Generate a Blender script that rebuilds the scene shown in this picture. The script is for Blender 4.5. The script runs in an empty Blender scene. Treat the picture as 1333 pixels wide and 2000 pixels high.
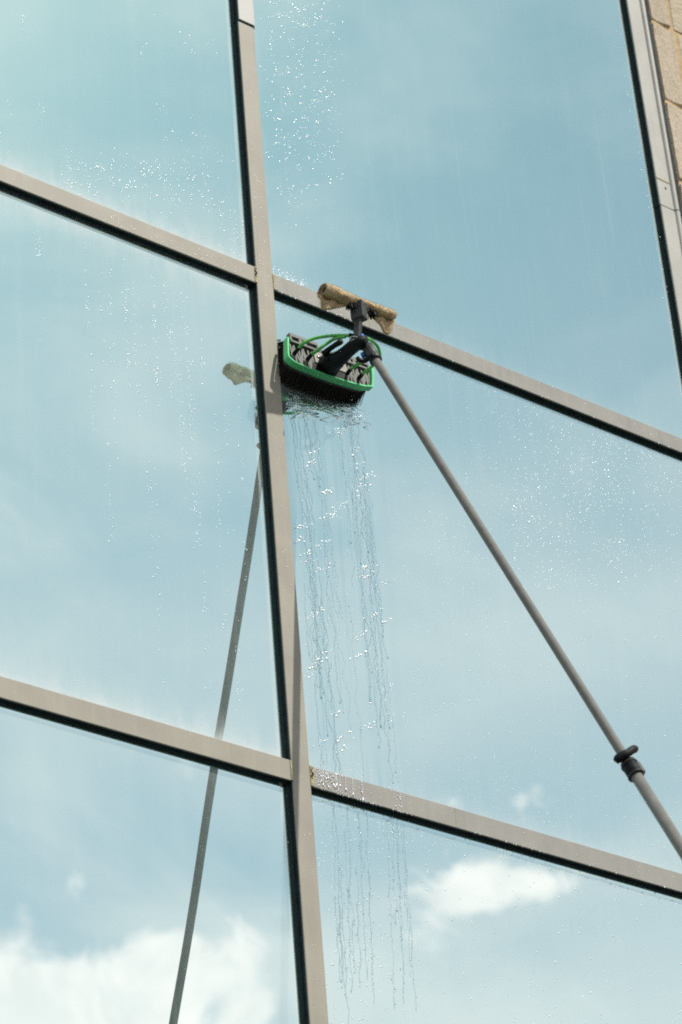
import bpy, bmesh, math, random
import numpy as np
from mathutils import Vector, Matrix, noise as mnoise

sc = bpy.context.scene
R = math.radians
rng = random.Random(7)

# ------------------------------------------------------------------ camera
# World: X runs along the facade, Y points into the building, Z is up, metres.
F_PX, YAW, PITCH, ROLL = 5777.16, 0.706916018, 0.557842569, -0.0857190925
CAM = Vector((-4.04432567, -5.0, 1.6))
fw = Vector((math.sin(YAW) * math.cos(PITCH), math.cos(YAW) * math.cos(PITCH), math.sin(PITCH)))
r0 = Vector((math.cos(YAW), -math.sin(YAW), 0))
u0 = r0.cross(fw)
rt = math.cos(ROLL) * r0 + math.sin(ROLL) * u0
up = -math.sin(ROLL) * r0 + math.cos(ROLL) * u0
cam_d = bpy.data.cameras.new('camera')
cam = bpy.data.objects.new('camera', cam_d)
sc.collection.objects.link(cam)
cam.matrix_world = Matrix(((rt.x, up.x, -fw.x, CAM.x), (rt.y, up.y, -fw.y, CAM.y), (rt.z, up.z, -fw.z, CAM.z), (0, 0, 0, 1)))
cam_d.sensor_fit = 'VERTICAL'
cam_d.sensor_height = 36
cam_d.sensor_width = 36
cam_d.lens = F_PX / 2000 * 36
cam_d.clip_end = 2000
cam_d.dof.use_dof = True
cam_d.dof.focus_distance = 7.8
cam_d.dof.aperture_fstop = 5.6
sc.camera = cam

# ------------------------------------------------------------------ sky and sun
SUN_EL, SUN_AZ = R(51.3), R(25.0)            # azimuth from the facade's outward normal towards +X
sun_dir = Vector((math.cos(SUN_EL) * math.sin(SUN_AZ), -math.cos(SUN_EL) * math.cos(SUN_AZ), math.sin(SUN_EL)))
SKY_STRENGTH = 0.10
world = bpy.data.worlds.new('World')
sc.world = world
world.use_nodes = True
wt = world.node_tree
wt.nodes.clear()


class NB:
    """Small helper that writes node trees."""
    def __init__(self, tree):
        self.t = tree

    def n(self, kind, **kw):
        nd = self.t.nodes.new(kind)
        for k, v in kw.items():
            setattr(nd, k, v)
        return nd

    def put(self, sock, v):
        if isinstance(v, bpy.types.NodeSocket):
            self.t.links.new(v, sock)
        elif v is not None:
            sock.default_value = v

    def m(self, op, a, b=None, c=None, clamp=False):
        nd = self.n('ShaderNodeMath', operation=op, use_clamp=clamp)
        self.put(nd.inputs[0], a)
        if b is not None:
            self.put(nd.inputs[1], b)
        if c is not None:
            self.put(nd.inputs[2], c)
        return nd.outputs[0]

    def step(self, v, lo, hi, a=0.0, b=1.0):
        nd = self.n('ShaderNodeMapRange', interpolation_type='SMOOTHSTEP')
        self.put(nd.inputs['Value'], v)
        self.put(nd.inputs['From Min'], lo)
        self.put(nd.inputs['From Max'], hi)
        self.put(nd.inputs['To Min'], a)
        self.put(nd.inputs['To Max'], b)
        return nd.outputs['Result']

    def mix(self, f, a, b):
        nd = self.n('ShaderNodeMix', data_type='RGBA')
        self.put(nd.inputs[0], f)
        self.put(nd.inputs[6], a)
        self.put(nd.inputs[7], b)
        return nd.outputs[2]

    def noise(self, vec, scale, detail=4, rough=0.5, dist=0.0):
        nd = self.n('ShaderNodeTexNoise')
        self.put(nd.inputs['Vector'], vec)
        self.put(nd.inputs['Scale'], scale)
        nd.inputs['Detail'].default_value = detail
        nd.inputs['Roughness'].default_value = rough
        nd.inputs['Distortion'].default_value = dist
        return nd.outputs['Fac']

    def scale(self, vec, s, loc=(0, 0, 0)):
        nd = self.n('ShaderNodeMapping')
        self.put(nd.inputs['Vector'], vec)
        nd.inputs['Scale'].default_value = s
        nd.inputs['Location'].default_value = loc
        return nd.outputs['Vector']

    def link(self, a, b):
        self.t.links.new(a, b)


w = NB(wt)
sky = w.n('ShaderNodeTexSky', sky_type='NISHITA')
sky.sun_disc = False
sky.sun_elevation = SUN_EL
sky.sun_rotation = math.atan2(sun_dir.x, sun_dir.y)
sky.air_density = 1.0
sky.dust_density = 0.6
sky.ozone_density = 1.5
tc = w.n('ShaderNodeTexCoord')
sep = w.n('ShaderNodeSeparateXYZ')
w.link(tc.outputs['Generated'], sep.inputs[0])
el = w.m('MULTIPLY', w.m('ARCSINE', sep.outputs[2]), 180 / math.pi)
az = w.m('MULTIPLY', w.m('ARCTAN2', sep.outputs[0], w.m('MULTIPLY', sep.outputs[1], -1.0)), 180 / math.pi)


def blob(a0, e0, sa, se):
    da = w.m('DIVIDE', w.m('SUBTRACT', az, a0), sa)
    de = w.m('DIVIDE', w.m('SUBTRACT', el, e0), se)
    return w.m('EXPONENT', w.m('MULTIPLY', w.m('ADD', w.m('MULTIPLY', da, da), w.m('MULTIPLY', de, de)), -1.0))


G = None
for b in [(34.3, 25.1, 0.55, 0.42), (33.4, 24.4, 0.8, 0.5), (42.7, 24.6, 2.3, 1.0), (42.3, 24.5, 1.3, 0.4), (43.9, 26.0, 1.6, 0.55), (45.4, 24.5, 2.4, 0.5),
          (20, 20, 5, 2.5), (60, 20, 6, 2.5), (75, 23, 4, 2), (5, 24, 5, 3), (-20, 22, 8, 3), (100, 21, 8, 3), (140, 24, 9, 4),
          (-60, 22, 9, 4), (-110, 25, 9, 4), (180, 20, 9, 4), (-160, 28, 9, 4)]:
    v = blob(*b)
    G = v if G is None else w.m('ADD', G, v)
bank = w.m('MULTIPLY', w.step(el, 24.9, 23.3), w.m('MULTIPLY', w.step(az, 39.0, 37.4), w.step(az, 22.0, 27.0)))
G = w.m('ADD', G, w.m('MULTIPLY', bank, 1.95))
cn = w.m('ADD', w.m('MULTIPLY', w.m('SUBTRACT', w.noise(tc.outputs['Generated'], 30.0, 9, 0.60, 0.35), 0.5), 1.75), 0.5)
low = w.step(el, 19.0, 6.0, -0.08, 0.02)
dens = w.m('ADD', w.m('ADD', cn, w.m('MULTIPLY', G, 0.34)), low)
cum = w.step(dens, 0.70, 1.02)
cn2 = w.noise(w.scale(tc.outputs['Generated'], (1, 1, 2.2)), 5.0, 5, 0.55, 0.6)
veil = w.step(cn2, 0.42, 0.72, -0.06, 0.34)
cloud_col = (11.0, 9.5, 9.25, 1)
tint = w.n('ShaderNodeMix', data_type='RGBA', blend_type='MULTIPLY')
tint.inputs[0].default_value = 1.0
w.link(sky.outputs[0], tint.inputs[6])
tint.inputs[7].default_value = (0.70, 0.98, 0.86, 1)
haze_low = w.step(el, 43.0, 20.0, 0.08, 0.54)


def band(e0, se, k):
    de = w.m('DIVIDE', w.m('SUBTRACT', el, e0), se)
    return w.m('MULTIPLY', w.m('EXPONENT', w.m('MULTIPLY', w.m('MULTIPLY', de, de), -1.0)), k)


cirrus = w.m('ADD', band(29.3, 1.5, 0.16), band(25.6, 1.1, -0.13))
cirrus = w.m('ADD', cirrus, w.m('MULTIPLY', blob(32.0, 42.5, 4.5, 3.5), 0.26))
cirrus = w.m('ADD', cirrus, w.m('MULTIPLY', blob(45.0, 21.5, 5.0, 2.0), 0.16))
cn3 = w.noise(w.scale(tc.outputs['Generated'], (1, 1, 2.0)), 9.0, 4, 0.5, 0.4)
haze_low = w.m('ADD', haze_low, w.m('MULTIPLY', cirrus, w.step(cn3, 0.25, 0.6, 0.5, 1.15)))
veil = w.m('ADD', haze_low, w.m('MULTIPLY', veil, w.step(az, 46.0, 34.0, 0.55, 1.1)))
c1 = w.mix(w.m('MINIMUM', veil, 0.8), tint.outputs[2], cloud_col)
shade = w.noise(tc.outputs['Generated'], 40.0, 6, 0.6, 0.3)
cc = w.mix(w.step(shade, 0.35, 0.65), (12.2, 10.2, 9.9, 1), (14.8, 11.7, 11.3, 1))
c2 = w.mix(w.m('MULTIPLY', cum, 0.95), c1, cc)
bg = w.n('ShaderNodeBackground')
w.link(c2, bg.inputs['Color'])
bg.inputs['Strength'].default_value = SKY_STRENGTH
wo = w.n('ShaderNodeOutputWorld')
w.link(bg.outputs[0], wo.inputs['Surface'])

sun_l = bpy.data.lights.new('sun', 'SUN')
sun_l.energy = 3.8
sun_l.angle = R(0.5)
sun_l.color = (1.0, 0.95, 0.86)
sun = bpy.data.objects.new('sun', sun_l)
sc.collection.objects.link(sun)
sun.rotation_euler = sun_dir.to_track_quat('Z', 'Y').to_euler()
sun.location = (3, -6, 14)

sc.view_settings.view_transform = 'Standard'
sc.view_settings.look = 'None'
sc.view_settings.exposure = 0.0
sc.view_settings.gamma = 1.0
sc.view_settings.use_curve_mapping = False
sc.cycles.use_denoising = False
sc.cycles.filter_width = 1.9
sc.cycles.max_bounces = 10
sc.cycles.transmission_bounces = 8
sc.cycles.glossy_bounces = 6

# ------------------------------------------------------------------ helpers


def at(px, py, y=0.0):
    """The point of the plane Y=y that the photograph shows at pixel (px, py)."""
    d = F_PX * fw + (px - 666.5) * rt - (py - 1000) * up
    return CAM + d * ((y - CAM.y) / d.y)


def mesh_obj(name, me, mat=None, parent=None, loc=None, smooth=False):
    o = bpy.data.objects.new(name, me)
    sc.collection.objects.link(o)
    if mat is not None and not me.materials:
        me.materials.append(mat)
    if loc is not None:
        o.location = loc
    if parent is not None:
        o.parent = parent
        if loc is None:
            base = Vector((0, 0, 0))
            q = parent
            while q is not None:
                base += q.location
                q = q.parent
            o.location = -base if parent.parent is None else (0, 0, 0)
    if smooth:
        me.polygons.foreach_set('use_smooth', [True] * len(me.polygons))
    return o


def obj(name, bm, mat, parent=None, smooth=False, loc=None):
    bmesh.ops.recalc_face_normals(bm, faces=bm.faces[:])
    me = bpy.data.meshes.new(name)
    bm.to_mesh(me)
    bm.free()
    return mesh_obj(name, me, mat, parent, loc, smooth)


def tag(o, label=None, cat=None, group=None, kind=None):
    if label:
        o['label'] = label
    if cat:
        o['category'] = cat
    if group:
        o['group'] = group
    if kind:
        o['kind'] = kind
    return o


def thing(name, loc, label, cat, group=None):
    o = bpy.data.objects.new(name, None)
    sc.collection.objects.link(o)
    o.location = loc
    o.empty_display_size = 0.2
    return tag(o, label, cat, group)


def box(bm, x0, x1, y0, y1, z0, z1, bev=0.0, seg=1):
    v = [bm.verts.new(p) for p in ((x0, y0, z0), (x1, y0, z0), (x1, y1, z0), (x0, y1, z0), (x0, y0, z1), (x1, y0, z1), (x1, y1, z1), (x0, y1, z1))]
    fs = [bm.faces.new([v[i] for i in q]) for q in ((0, 1, 5, 4), (1, 2, 6, 5), (2, 3, 7, 6), (3, 0, 4, 7), (4, 5, 6, 7), (3, 2, 1, 0))]
    if bev > 0:
        es = list({e for f in fs for e in f.edges})
        bmesh.ops.bevel(bm, geom=es, offset=bev, segments=seg, profile=0.5, affect='EDGES')


def obox(bm, c, ax, ay, az_, sx, sy, sz, bev=0.0):
    """A box about c with half sizes along three axes."""
    ax, ay, az_ = Vector(ax), Vector(ay), Vector(az_)
    v = []
    for k in (-1, 1):
        for i, j in ((-1, -1), (1, -1), (1, 1), (-1, 1)):
            v.append(bm.verts.new(Vector(c) + ax * sx * i + ay * sy * j + az_ * sz * k))
    fs = [bm.faces.new([v[i] for i in q]) for q in ((0, 1, 5, 4), (1, 2, 6, 5), (2, 3, 7, 6), (3, 0, 4, 7), (4, 5, 6, 7), (3, 2, 1, 0))]
    if bev > 0:
        es = list({e for f in fs for e in f.edges})
        bmesh.ops.bevel(bm, geom=es, offset=bev, segments=2, profile=0.5, affect='EDGES')


def spline(pts, n=8):
    """Catmull-Rom through the points."""
    P = [Vector(p) for p in pts]
    P = [2 * P[0] - P[1]] + P + [2 * P[-1] - P[-2]]
    out = []
    for i in range(1, len(P) - 2):
        for k in range(n):
            t = k / n
            a, b, c, d = P[i - 1], P[i], P[i + 1], P[i + 2]
            out.append(0.5 * ((2 * b) + (c - a) * t + (2 * a - 5 * b + 4 * c - d) * t * t + (3 * b - a - 3 * c + d) * t ** 3))
    out.append(P[-2])
    return out


def tube(bm, pts, rad, seg=12, cap=True, flat=1.0):
    pts = [Vector(p) for p in pts]
    rr = rad if isinstance(rad, (list, tuple)) else [rad] * len(pts)
    d0 = (pts[1] - pts[0]).normalized()
    a = d0.orthogonal().normalized()
    rings = []
    for i, p in enumerate(pts):
        d = (pts[min(i + 1, len(pts) - 1)] - pts[max(i - 1, 0)]).normalized()
        a = (a - d * a.dot(d)).normalized()
        b = d.cross(a)
        rings.append([bm.verts.new(p + (a * math.cos(2 * math.pi * k / seg) + b * flat * math.sin(2 * math.pi * k / seg)) * rr[i]) for k in range(seg)])
    for i in range(len(rings) - 1):
        for k in range(seg):
            bm.faces.new((rings[i][k], rings[i][(k + 1) % seg], rings[i + 1][(k + 1) % seg], rings[i + 1][k]))
    if cap:
        bm.faces.new(rings[0][::-1])
        bm.faces.new(rings[-1])


def ring(bm, c, axis, r, r2, seg=20, s2=8):
    c, axis = Vector(c), Vector(axis).normalized()
    a = axis.orthogonal().normalized()
    b = axis.cross(a)
    g = []
    for i in range(seg):
        t = 2 * math.pi * i / seg
        e = a * math.cos(t) + b * math.sin(t)
        g.append([bm.verts.new(c + e * (r + r2 * math.cos(2 * math.pi * k / s2)) + axis * r2 * math.sin(2 * math.pi * k / s2)) for k in range(s2)])
    for i in range(seg):
        for k in range(s2):
            bm.faces.new((g[i][k], g[(i + 1) % seg][k], g[(i + 1) % seg][(k + 1) % s2], g[i][(k + 1) % s2]))


# ------------------------------------------------------------------ materials


def mat(name):
    m = bpy.data.materials.new(name)
    m.use_nodes = True
    m.node_tree.nodes.clear()
    return m, NB(m.node_tree)


def finish(nb, shader):
    o = nb.n('ShaderNodeOutputMaterial')
    nb.link(shader, o.inputs['Surface'])


def principled(nb, col, rough=0.5, spec=0.5, metal=0.0, normal=None):
    p = nb.n('ShaderNodeBsdfPrincipled')
    nb.put(p.inputs['Base Color'], col)
    nb.put(p.inputs['Roughness'], rough)
    p.inputs['Metallic'].default_value = metal
    p.inputs['Specular IOR Level'].default_value = spec
    if normal is not None:
        nb.link(normal, p.inputs['Normal'])
    return p.outputs[0]


def bump(nb, h, strength=0.3, dist=0.002):
    b = nb.n('ShaderNodeBump')
    nb.link(h, b.inputs['Height'])
    b.inputs['Strength'].default_value = strength
    b.inputs['Distance'].default_value = dist
    return b.outputs[0]


def simple(name, col, rough=0.5, spec=0.5, metal=0.0, var=0.15, scale=60, bmp=0.0):
    m, nb = mat(name)
    t = nb.n('ShaderNodeTexCoord')
    nz = nb.noise(t.outputs['Object'], scale, 4, 0.6)
    dark = tuple(c * (1 - var) for c in col) + (1,)
    lite = tuple(min(1, c * (1 + var)) for c in col) + (1,)
    c = nb.mix(nb.step(nz, 0.3, 0.7), dark, lite)
    rr = nb.step(nz, 0.3, 0.7, rough * 0.85, min(1, rough * 1.15))
    nrm = bump(nb, nz, bmp, 0.001) if bmp else None
    finish(nb, principled(nb, c, rr, spec, metal, nrm))
    return m


def frame_paint(name, col, wet=0.0):
    """Powder coated aluminium with dust, faint run marks and small specks of dirt."""
    m, nb = mat(name)
    t = nb.n('ShaderNodeTexCoord')
    o = t.outputs['Object']
    cloud = nb.noise(o, 7.0, 5, 0.6)
    runs = nb.noise(nb.scale(o, (55, 55, 2.0)), 1.0, 4, 0.55)
    speck = nb.noise(o, 190.0, 2, 0.5)
    base = tuple(col) + (1,)
    c = nb.mix(nb.step(cloud, 0.3, 0.7, 0.0, 0.75), base, tuple(x * 0.82 for x in col) + (1,))
    c = nb.mix(nb.step(runs, 0.5, 0.8, 0.0, 0.35), c, (col[0] * 1.1, col[1] * 1.09, col[2] * 1.08, 1))
    c = nb.mix(nb.step(speck, 0.68, 0.76, 0.0, 0.6), c, (0.16, 0.13, 0.09, 1))
    drip = nb.noise(nb.scale(o, (90, 90, 3.5)), 1.0, 3, 0.5)
    c = nb.mix(nb.step(drip, 0.62, 0.75, 0.0, 0.35), c, (col[0] * 0.62, col[1] * 0.60, col[2] * 0.56, 1))
    rough = nb.step(runs, 0.3, 0.7, 0.42 - 0.1 * wet, 0.52 - 0.1 * wet)
    finish(nb, principled(nb, c, rough, 0.35))
    return m


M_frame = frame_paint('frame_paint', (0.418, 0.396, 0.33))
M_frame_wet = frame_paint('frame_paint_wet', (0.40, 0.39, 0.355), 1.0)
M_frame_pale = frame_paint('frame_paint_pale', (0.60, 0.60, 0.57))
M_jamb = frame_paint('jamb_paint', (0.55, 0.545, 0.50))
M_gasket = simple('gasket_rubber', (0.019, 0.036, 0.039), 0.7, 0.25, var=0.35, scale=30)
M_seal = simple('old_sealant', (0.50, 0.44, 0.28), 0.8, 0.2, var=0.3, scale=120, bmp=0.5)
M_seal_dark = simple('cracked_sealant', (0.09, 0.07, 0.045), 0.9, 0.1, var=0.4, scale=200, bmp=0.5)
M_black = simple('black_plastic', (0.007, 0.010, 0.011), 0.6, 0.22, var=0.3)
M_rubber = simple('grip_rubber', (0.045, 0.047, 0.046), 0.5, 0.4, var=0.3, scale=90, bmp=0.2)
M_grey = simple('grey_plastic', (0.17, 0.175, 0.165), 0.55, 0.4, var=0.15)
M_tray = simple('dark_tray', (0.060, 0.066, 0.064), 0.6, 0.4, var=0.3)
M_alu = simple('brushed_plate', (0.30, 0.29, 0.255), 0.45, 0.5, var=0.12)
M_steel = simple('rivet_steel', (0.55, 0.52, 0.45), 0.25, 0.5, metal=0.9)
M_green = simple('green_rubber', (0.10, 0.66, 0.25), 0.36, 0.5, var=0.10)
M_hose = simple('green_hose', (0.16, 0.62, 0.15), 0.32, 0.5, var=0.10)
M_bristle = simple('bristle', (0.022, 0.021, 0.018), 0.45, 0.4, var=0.4)
M_blue = simple('blue_tape', (0.01, 0.12, 0.42), 0.4, 0.5)
M_pole = simple('pole_carbon', (0.215, 0.213, 0.198), 0.6, 0.12, var=0.10, scale=40)
M_tie = simple('pale_tie', (0.45, 0.45, 0.43), 0.4, 0.4)


def cloth():
    m, nb = mat('mop_cloth')
    t = nb.n('ShaderNodeTexCoord')
    o = t.outputs['Object']
    a = nb.noise(o, 45.0, 6, 0.65)
    b = nb.noise(o, 420.0, 3, 0.6)
    c = nb.mix(nb.step(a, 0.35, 0.68), (0.58, 0.45, 0.26, 1), (0.78, 0.63, 0.42, 1))
    c = nb.mix(nb.step(b, 0.5, 0.75, 0, 0.3), c, (0.30, 0.21, 0.12, 1))
    finish(nb, principled(nb, c, 0.95, 0.1, 0, bump(nb, b, 0.8, 0.003)))
    return m


M_cloth = cloth()


def stone_mat(name, seed):
    m, nb = mat(name)
    t = nb.n('ShaderNodeTexCoord')
    oi = nb.n('ShaderNodeObjectInfo')
    vec = nb.n('ShaderNodeVectorMath', operation='ADD')
    nb.link(t.outputs['Object'], vec.inputs[0])
    nb.link(oi.outputs['Random'], vec.inputs[1])
    o = vec.outputs[0]
    a = nb.noise(o, 13.0, 5, 0.62, 0.6)
    b = nb.noise(o, 38.0, 6, 0.65, 0.5)
    c = nb.mix(nb.step(a, 0.3, 0.7), (0.58, 0.49, 0.37, 1), (0.68, 0.60, 0.49, 1))
    c = nb.mix(nb.step(oi.outputs['Random'], 0.0, 1.0, 0.0, 0.3), c, (0.46, 0.37, 0.25, 1))
    c = nb.mix(nb.step(b, 0.58, 0.70, 0, 0.75), c, (0.23, 0.165, 0.10, 1))
    d = nb.noise(nb.scale(o, (1, 1, 0.6)), 15.0, 3, 0.5, 0.3)
    c = nb.mix(nb.step(d, 0.70, 0.78, 0, 0.7), c, (0.33, 0.17, 0.075, 1))
    finish(nb, principled(nb, c, 0.9, 0.15, 0, bump(nb, a, 0.5, 0.02)))
    return m


M_stone = stone_mat('split_limestone', 0)
M_mortar = simple('sandy_mortar', (0.56, 0.42, 0.25), 0.95, 0.1, var=0.18, scale=40, bmp=0.5)


def glass_mat():
    """Mirror coated solar glass under a thin film of dust and run marks, whiter near the frame."""
    m, nb = mat('coated_glass')
    t = nb.n('ShaderNodeTexCoord')
    o = t.outputs['Object']
    s = nb.n('ShaderNodeSeparateXYZ')
    nb.link(o, s.inputs[0])

    def attr(nm):
        a = nb.n('ShaderNodeAttribute', attribute_type='OBJECT', attribute_name=nm)
        return a.outputs['Fac']
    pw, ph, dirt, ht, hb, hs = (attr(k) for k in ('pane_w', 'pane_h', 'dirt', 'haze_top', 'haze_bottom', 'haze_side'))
    off = nb.n('ShaderNodeCombineXYZ')
    oi = nb.n('ShaderNodeObjectInfo')
    nb.link(nb.m('MULTIPLY', oi.outputs['Random'], 31.0), off.inputs[0])
    nb.link(nb.m('MULTIPLY', oi.outputs['Random'], 17.0), off.inputs[2])
    av = nb.n('ShaderNodeVectorMath', operation='ADD')
    nb.link(o, av.inputs[0])
    nb.link(off.outputs[0], av.inputs[1])
    ov = av.outputs[0]
    dL, dB = s.outputs[0], s.outputs[2]
    dR = nb.m('SUBTRACT', pw, s.outputs[0])
    dT = nb.m('SUBTRACT', ph, s.outputs[2])
    soft = nb.noise(ov, 3.0, 4, 0.55)
    fine = nb.noise(nb.scale(ov, (60, 1, 1.6)), 1.0, 5, 0.6)
    wide = nb.noise(nb.scale(ov, (14, 1, 0.9)), 1.0, 4, 0.55)
    fray = nb.noise(nb.scale(ov, (26, 1, 7)), 1.0, 5, 0.6)
    frayw = nb.step(fray, 0.3, 0.7, 0.6, 1.35)

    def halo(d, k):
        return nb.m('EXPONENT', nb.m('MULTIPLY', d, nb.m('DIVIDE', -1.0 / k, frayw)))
    film = nb.m('MULTIPLY', dirt, nb.step(soft, 0.25, 0.75, 0.75, 1.25))
    film = nb.m('ADD', film, nb.m('MULTIPLY', dirt, nb.step(fine, 0.52, 0.78, 0.0, 0.55)))
    film = nb.m('ADD', film, nb.m('MULTIPLY', dirt, nb.step(wide, 0.5, 0.8, 0.0, 0.5)))
    # old run marks, pale and almost straight
    rm = nb.noise(nb.scale(ov, (48, 1, 0.45)), 1.0, 3, 0.5)
    rk = nb.noise(nb.scale(ov, (2.5, 1, 1.2)), 1.0, 2, 0.5)
    film = nb.m('ADD', film, nb.m('MULTIPLY', nb.m('MULTIPLY', nb.step(rm, 0.60, 0.72), nb.step(rk, 0.42, 0.62)), 0.07))
    film = nb.m('ADD', film, nb.m('MULTIPLY', ht, halo(dT, 0.035)))  # film whitens towards the pane's top, bottom and left edges
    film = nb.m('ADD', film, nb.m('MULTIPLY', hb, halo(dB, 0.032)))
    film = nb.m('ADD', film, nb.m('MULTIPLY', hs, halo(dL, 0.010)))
    # the strip of dried dirt the brush cannot reach beside the frame
    strip = nb.m('MULTIPLY', nb.step(dR, 0.032, 0.027), nb.step(dR, 0.0185, 0.0205))
    rough_strip = nb.step(nb.noise(nb.scale(ov, (160, 1, 7)), 1.0, 4, 0.6), 0.3, 0.7, 0.06, 0.42)
    # top and right edges lose the film, painting in the recess's shade
    film = nb.m('MULTIPLY', film, nb.m('MULTIPLY', nb.step(dT, 0.016, 0.024, 0.05, 1.0), nb.step(dR, 0.017, 0.021, 0.05, 1.0)))
    film = nb.m('ADD', film, nb.m('MULTIPLY', strip, rough_strip))
    # where clean water runs down it takes the dust with it, in long vertical smears
    wx = nb.m('MULTIPLY', nb.step(dL, 0.02, 0.05), nb.step(dL, 0.40, 0.27))
    wz = nb.step(dB, 1.22, 1.02)
    smear = nb.noise(nb.scale(ov, (38, 1, 1.4)), 1.0, 3, 0.55)
    wm = nb.m('MULTIPLY', nb.m('MULTIPLY', wx, wz), nb.m('MULTIPLY', nb.step(smear, 0.46, 0.62), attr('wet')))
    film = nb.m('MULTIPLY', film, nb.m('SUBTRACT', 1.0, nb.m('MULTIPLY', wm, 0.85)))
    film = nb.m('MINIMUM', film, 0.85)
    gl = nb.n('ShaderNodeBsdfGlossy')
    gl.inputs['Color'].default_value = (0.68, 0.90, 0.89, 1)
    gl.inputs['Roughness'].default_value = 0.0
    wav = nb.noise(ov, 1.3, 1, 0.4)
    nb.link(bump(nb, wav, 0.25, 0.008), gl.inputs['Normal'])
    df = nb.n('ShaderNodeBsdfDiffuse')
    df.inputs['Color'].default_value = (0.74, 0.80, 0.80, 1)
    mx = nb.n('ShaderNodeMixShader')
    nb.link(film, mx.inputs[0])
    nb.link(gl.outputs[0], mx.inputs[1])
    nb.link(df.outputs[0], mx.inputs[2])
    finish(nb, mx.outputs[0])
    return m


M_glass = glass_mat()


def water_mat(name, gl, rough, col=(0.97, 0.99, 1.0, 1)):
    m, nb = mat(name)
    g = nb.n('ShaderNodeBsdfGlass')
    g.inputs['IOR'].default_value = 1.33
    g.inputs['Roughness'].default_value = 0.0
    g.inputs['Color'].default_value = col
    s = nb.n('ShaderNodeBsdfGlossy')
    s.inputs['Color'].default_value = (0.95, 0.95, 0.95, 1)
    s.inputs['Roughness'].default_value = rough
    mx = nb.n('ShaderNodeMixShader')
    mx.inputs[0].default_value = gl
    nb.link(g.outputs[0], mx.inputs[1])
    nb.link(s.outputs[0], mx.inputs[2])
    finish(nb, mx.outputs[0])
    return m


M_water = water_mat('water_beads', 0.30, 0.33)
M_clear = water_mat('water_streams', 0.04, 0.25, (0.84, 0.91, 0.92, 1))

# ------------------------------------------------------------------ ground
gm, nb = mat('paved_ground')
t = nb.n('ShaderNodeTexCoord')
gz = nb.noise(t.outputs['Object'], 1.5, 6, 0.6)
finish(nb, principled(nb, nb.mix(nb.step(gz, 0.3, 0.7), (0.045, 0.048, 0.045, 1), (0.075, 0.078, 0.07, 1)), 0.9, 0.2))
bm = bmesh.new()
S = 700
vs = [bm.verts.new(p) for p in ((-S, -S, 0), (S, -S, 0), (S, S, 0), (-S, S, 0))]
bm.faces.new(vs)
tag(obj('ground', bm, gm), kind='structure')

# ------------------------------------------------------------------ curtain wall
MW = 0.0553                                   # width of a cover strip
GY = 0.020                                    # front of the glass behind the front of the frame
COLS = [-3.342, -1.671, 0.0]                  # left edges of the mullions
JX = 1.6709                                   # left edge of the end frame
TOP = 9.60
LEV = [(0.25, 0.305), (1.795, 1.849), (3.325, 3.380), (4.8572, 4.9130), (6.3594, 6.4125), (8.93, 8.985)]
wall = thing('curtain_wall', (0, 0, 0), 'tall curtain wall of mirrored sky glass held in tan metal frames', 'glass facade')
wall['kind'] = 'thing'


def strip_v(x0, x1, z0, z1, m, dy=0.0, label=None):
    bm = bmesh.new()
    box(bm, x0, x1, dy, dy + 0.0045, z0, z1, 0.0011, 2)
    o = obj('mullion', bm, m, wall)
    bm = bmesh.new()
    box(bm, x0 + 0.0012, x1 - 0.0012, dy + 0.0047, GY + 0.004, z0, z1)
    # the hollow rebate line of the pressure plate
    box(bm, x0 - 0.0016, x1 + 0.0016, GY - 0.004, GY + 0.0035, z0 + 0.0004, z1 - 0.0004)
    g = obj('gasket', bm, M_gasket, o, loc=(0, 0, 0))
    if label:
        o['label'] = label
    return o


JZ = 7.2946
for x in COLS:
    strip_v(x, x + MW, 0.2, JZ - 0.004, M_frame)
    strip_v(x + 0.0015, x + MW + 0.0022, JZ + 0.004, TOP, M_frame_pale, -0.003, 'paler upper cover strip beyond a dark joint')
    bm = bmesh.new()
    box(bm, x + 0.002, x + MW + 0.004, 0.001, 0.018, JZ - 0.0039, JZ + 0.0039)
    obj('joint_gap', bm, M_gasket, wall)
bays = [(COLS[0] + MW, COLS[1]), (COLS[1] + MW, COLS[2]), (COLS[2] + MW, JX)]
for b, (x0, x1) in enumerate(bays):
    for k, (z0, z1) in enumerate(LEV):
        bm = bmesh.new()
        box(bm, x0 + 0.0012, x1 - 0.0012, 0.0004, 0.0049, z0, z1, 0.0011, 2)
        tr = obj('transom', bm, M_frame_wet if b == 2 else M_frame, wall)
        bm = bmesh.new()
        box(bm, x0 + 0.003, x1 - 0.003, 0.0051, GY + 0.004, z0 + 0.0012, z1 - 0.0012)
        box(bm, x0 + 0.0005, x1 - 0.0005, GY - 0.0045, GY + 0.0033, z0 - 0.0018, z1 + 0.0018)
        obj('gasket', bm, M_gasket, tr, loc=(0, 0, 0))
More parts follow.
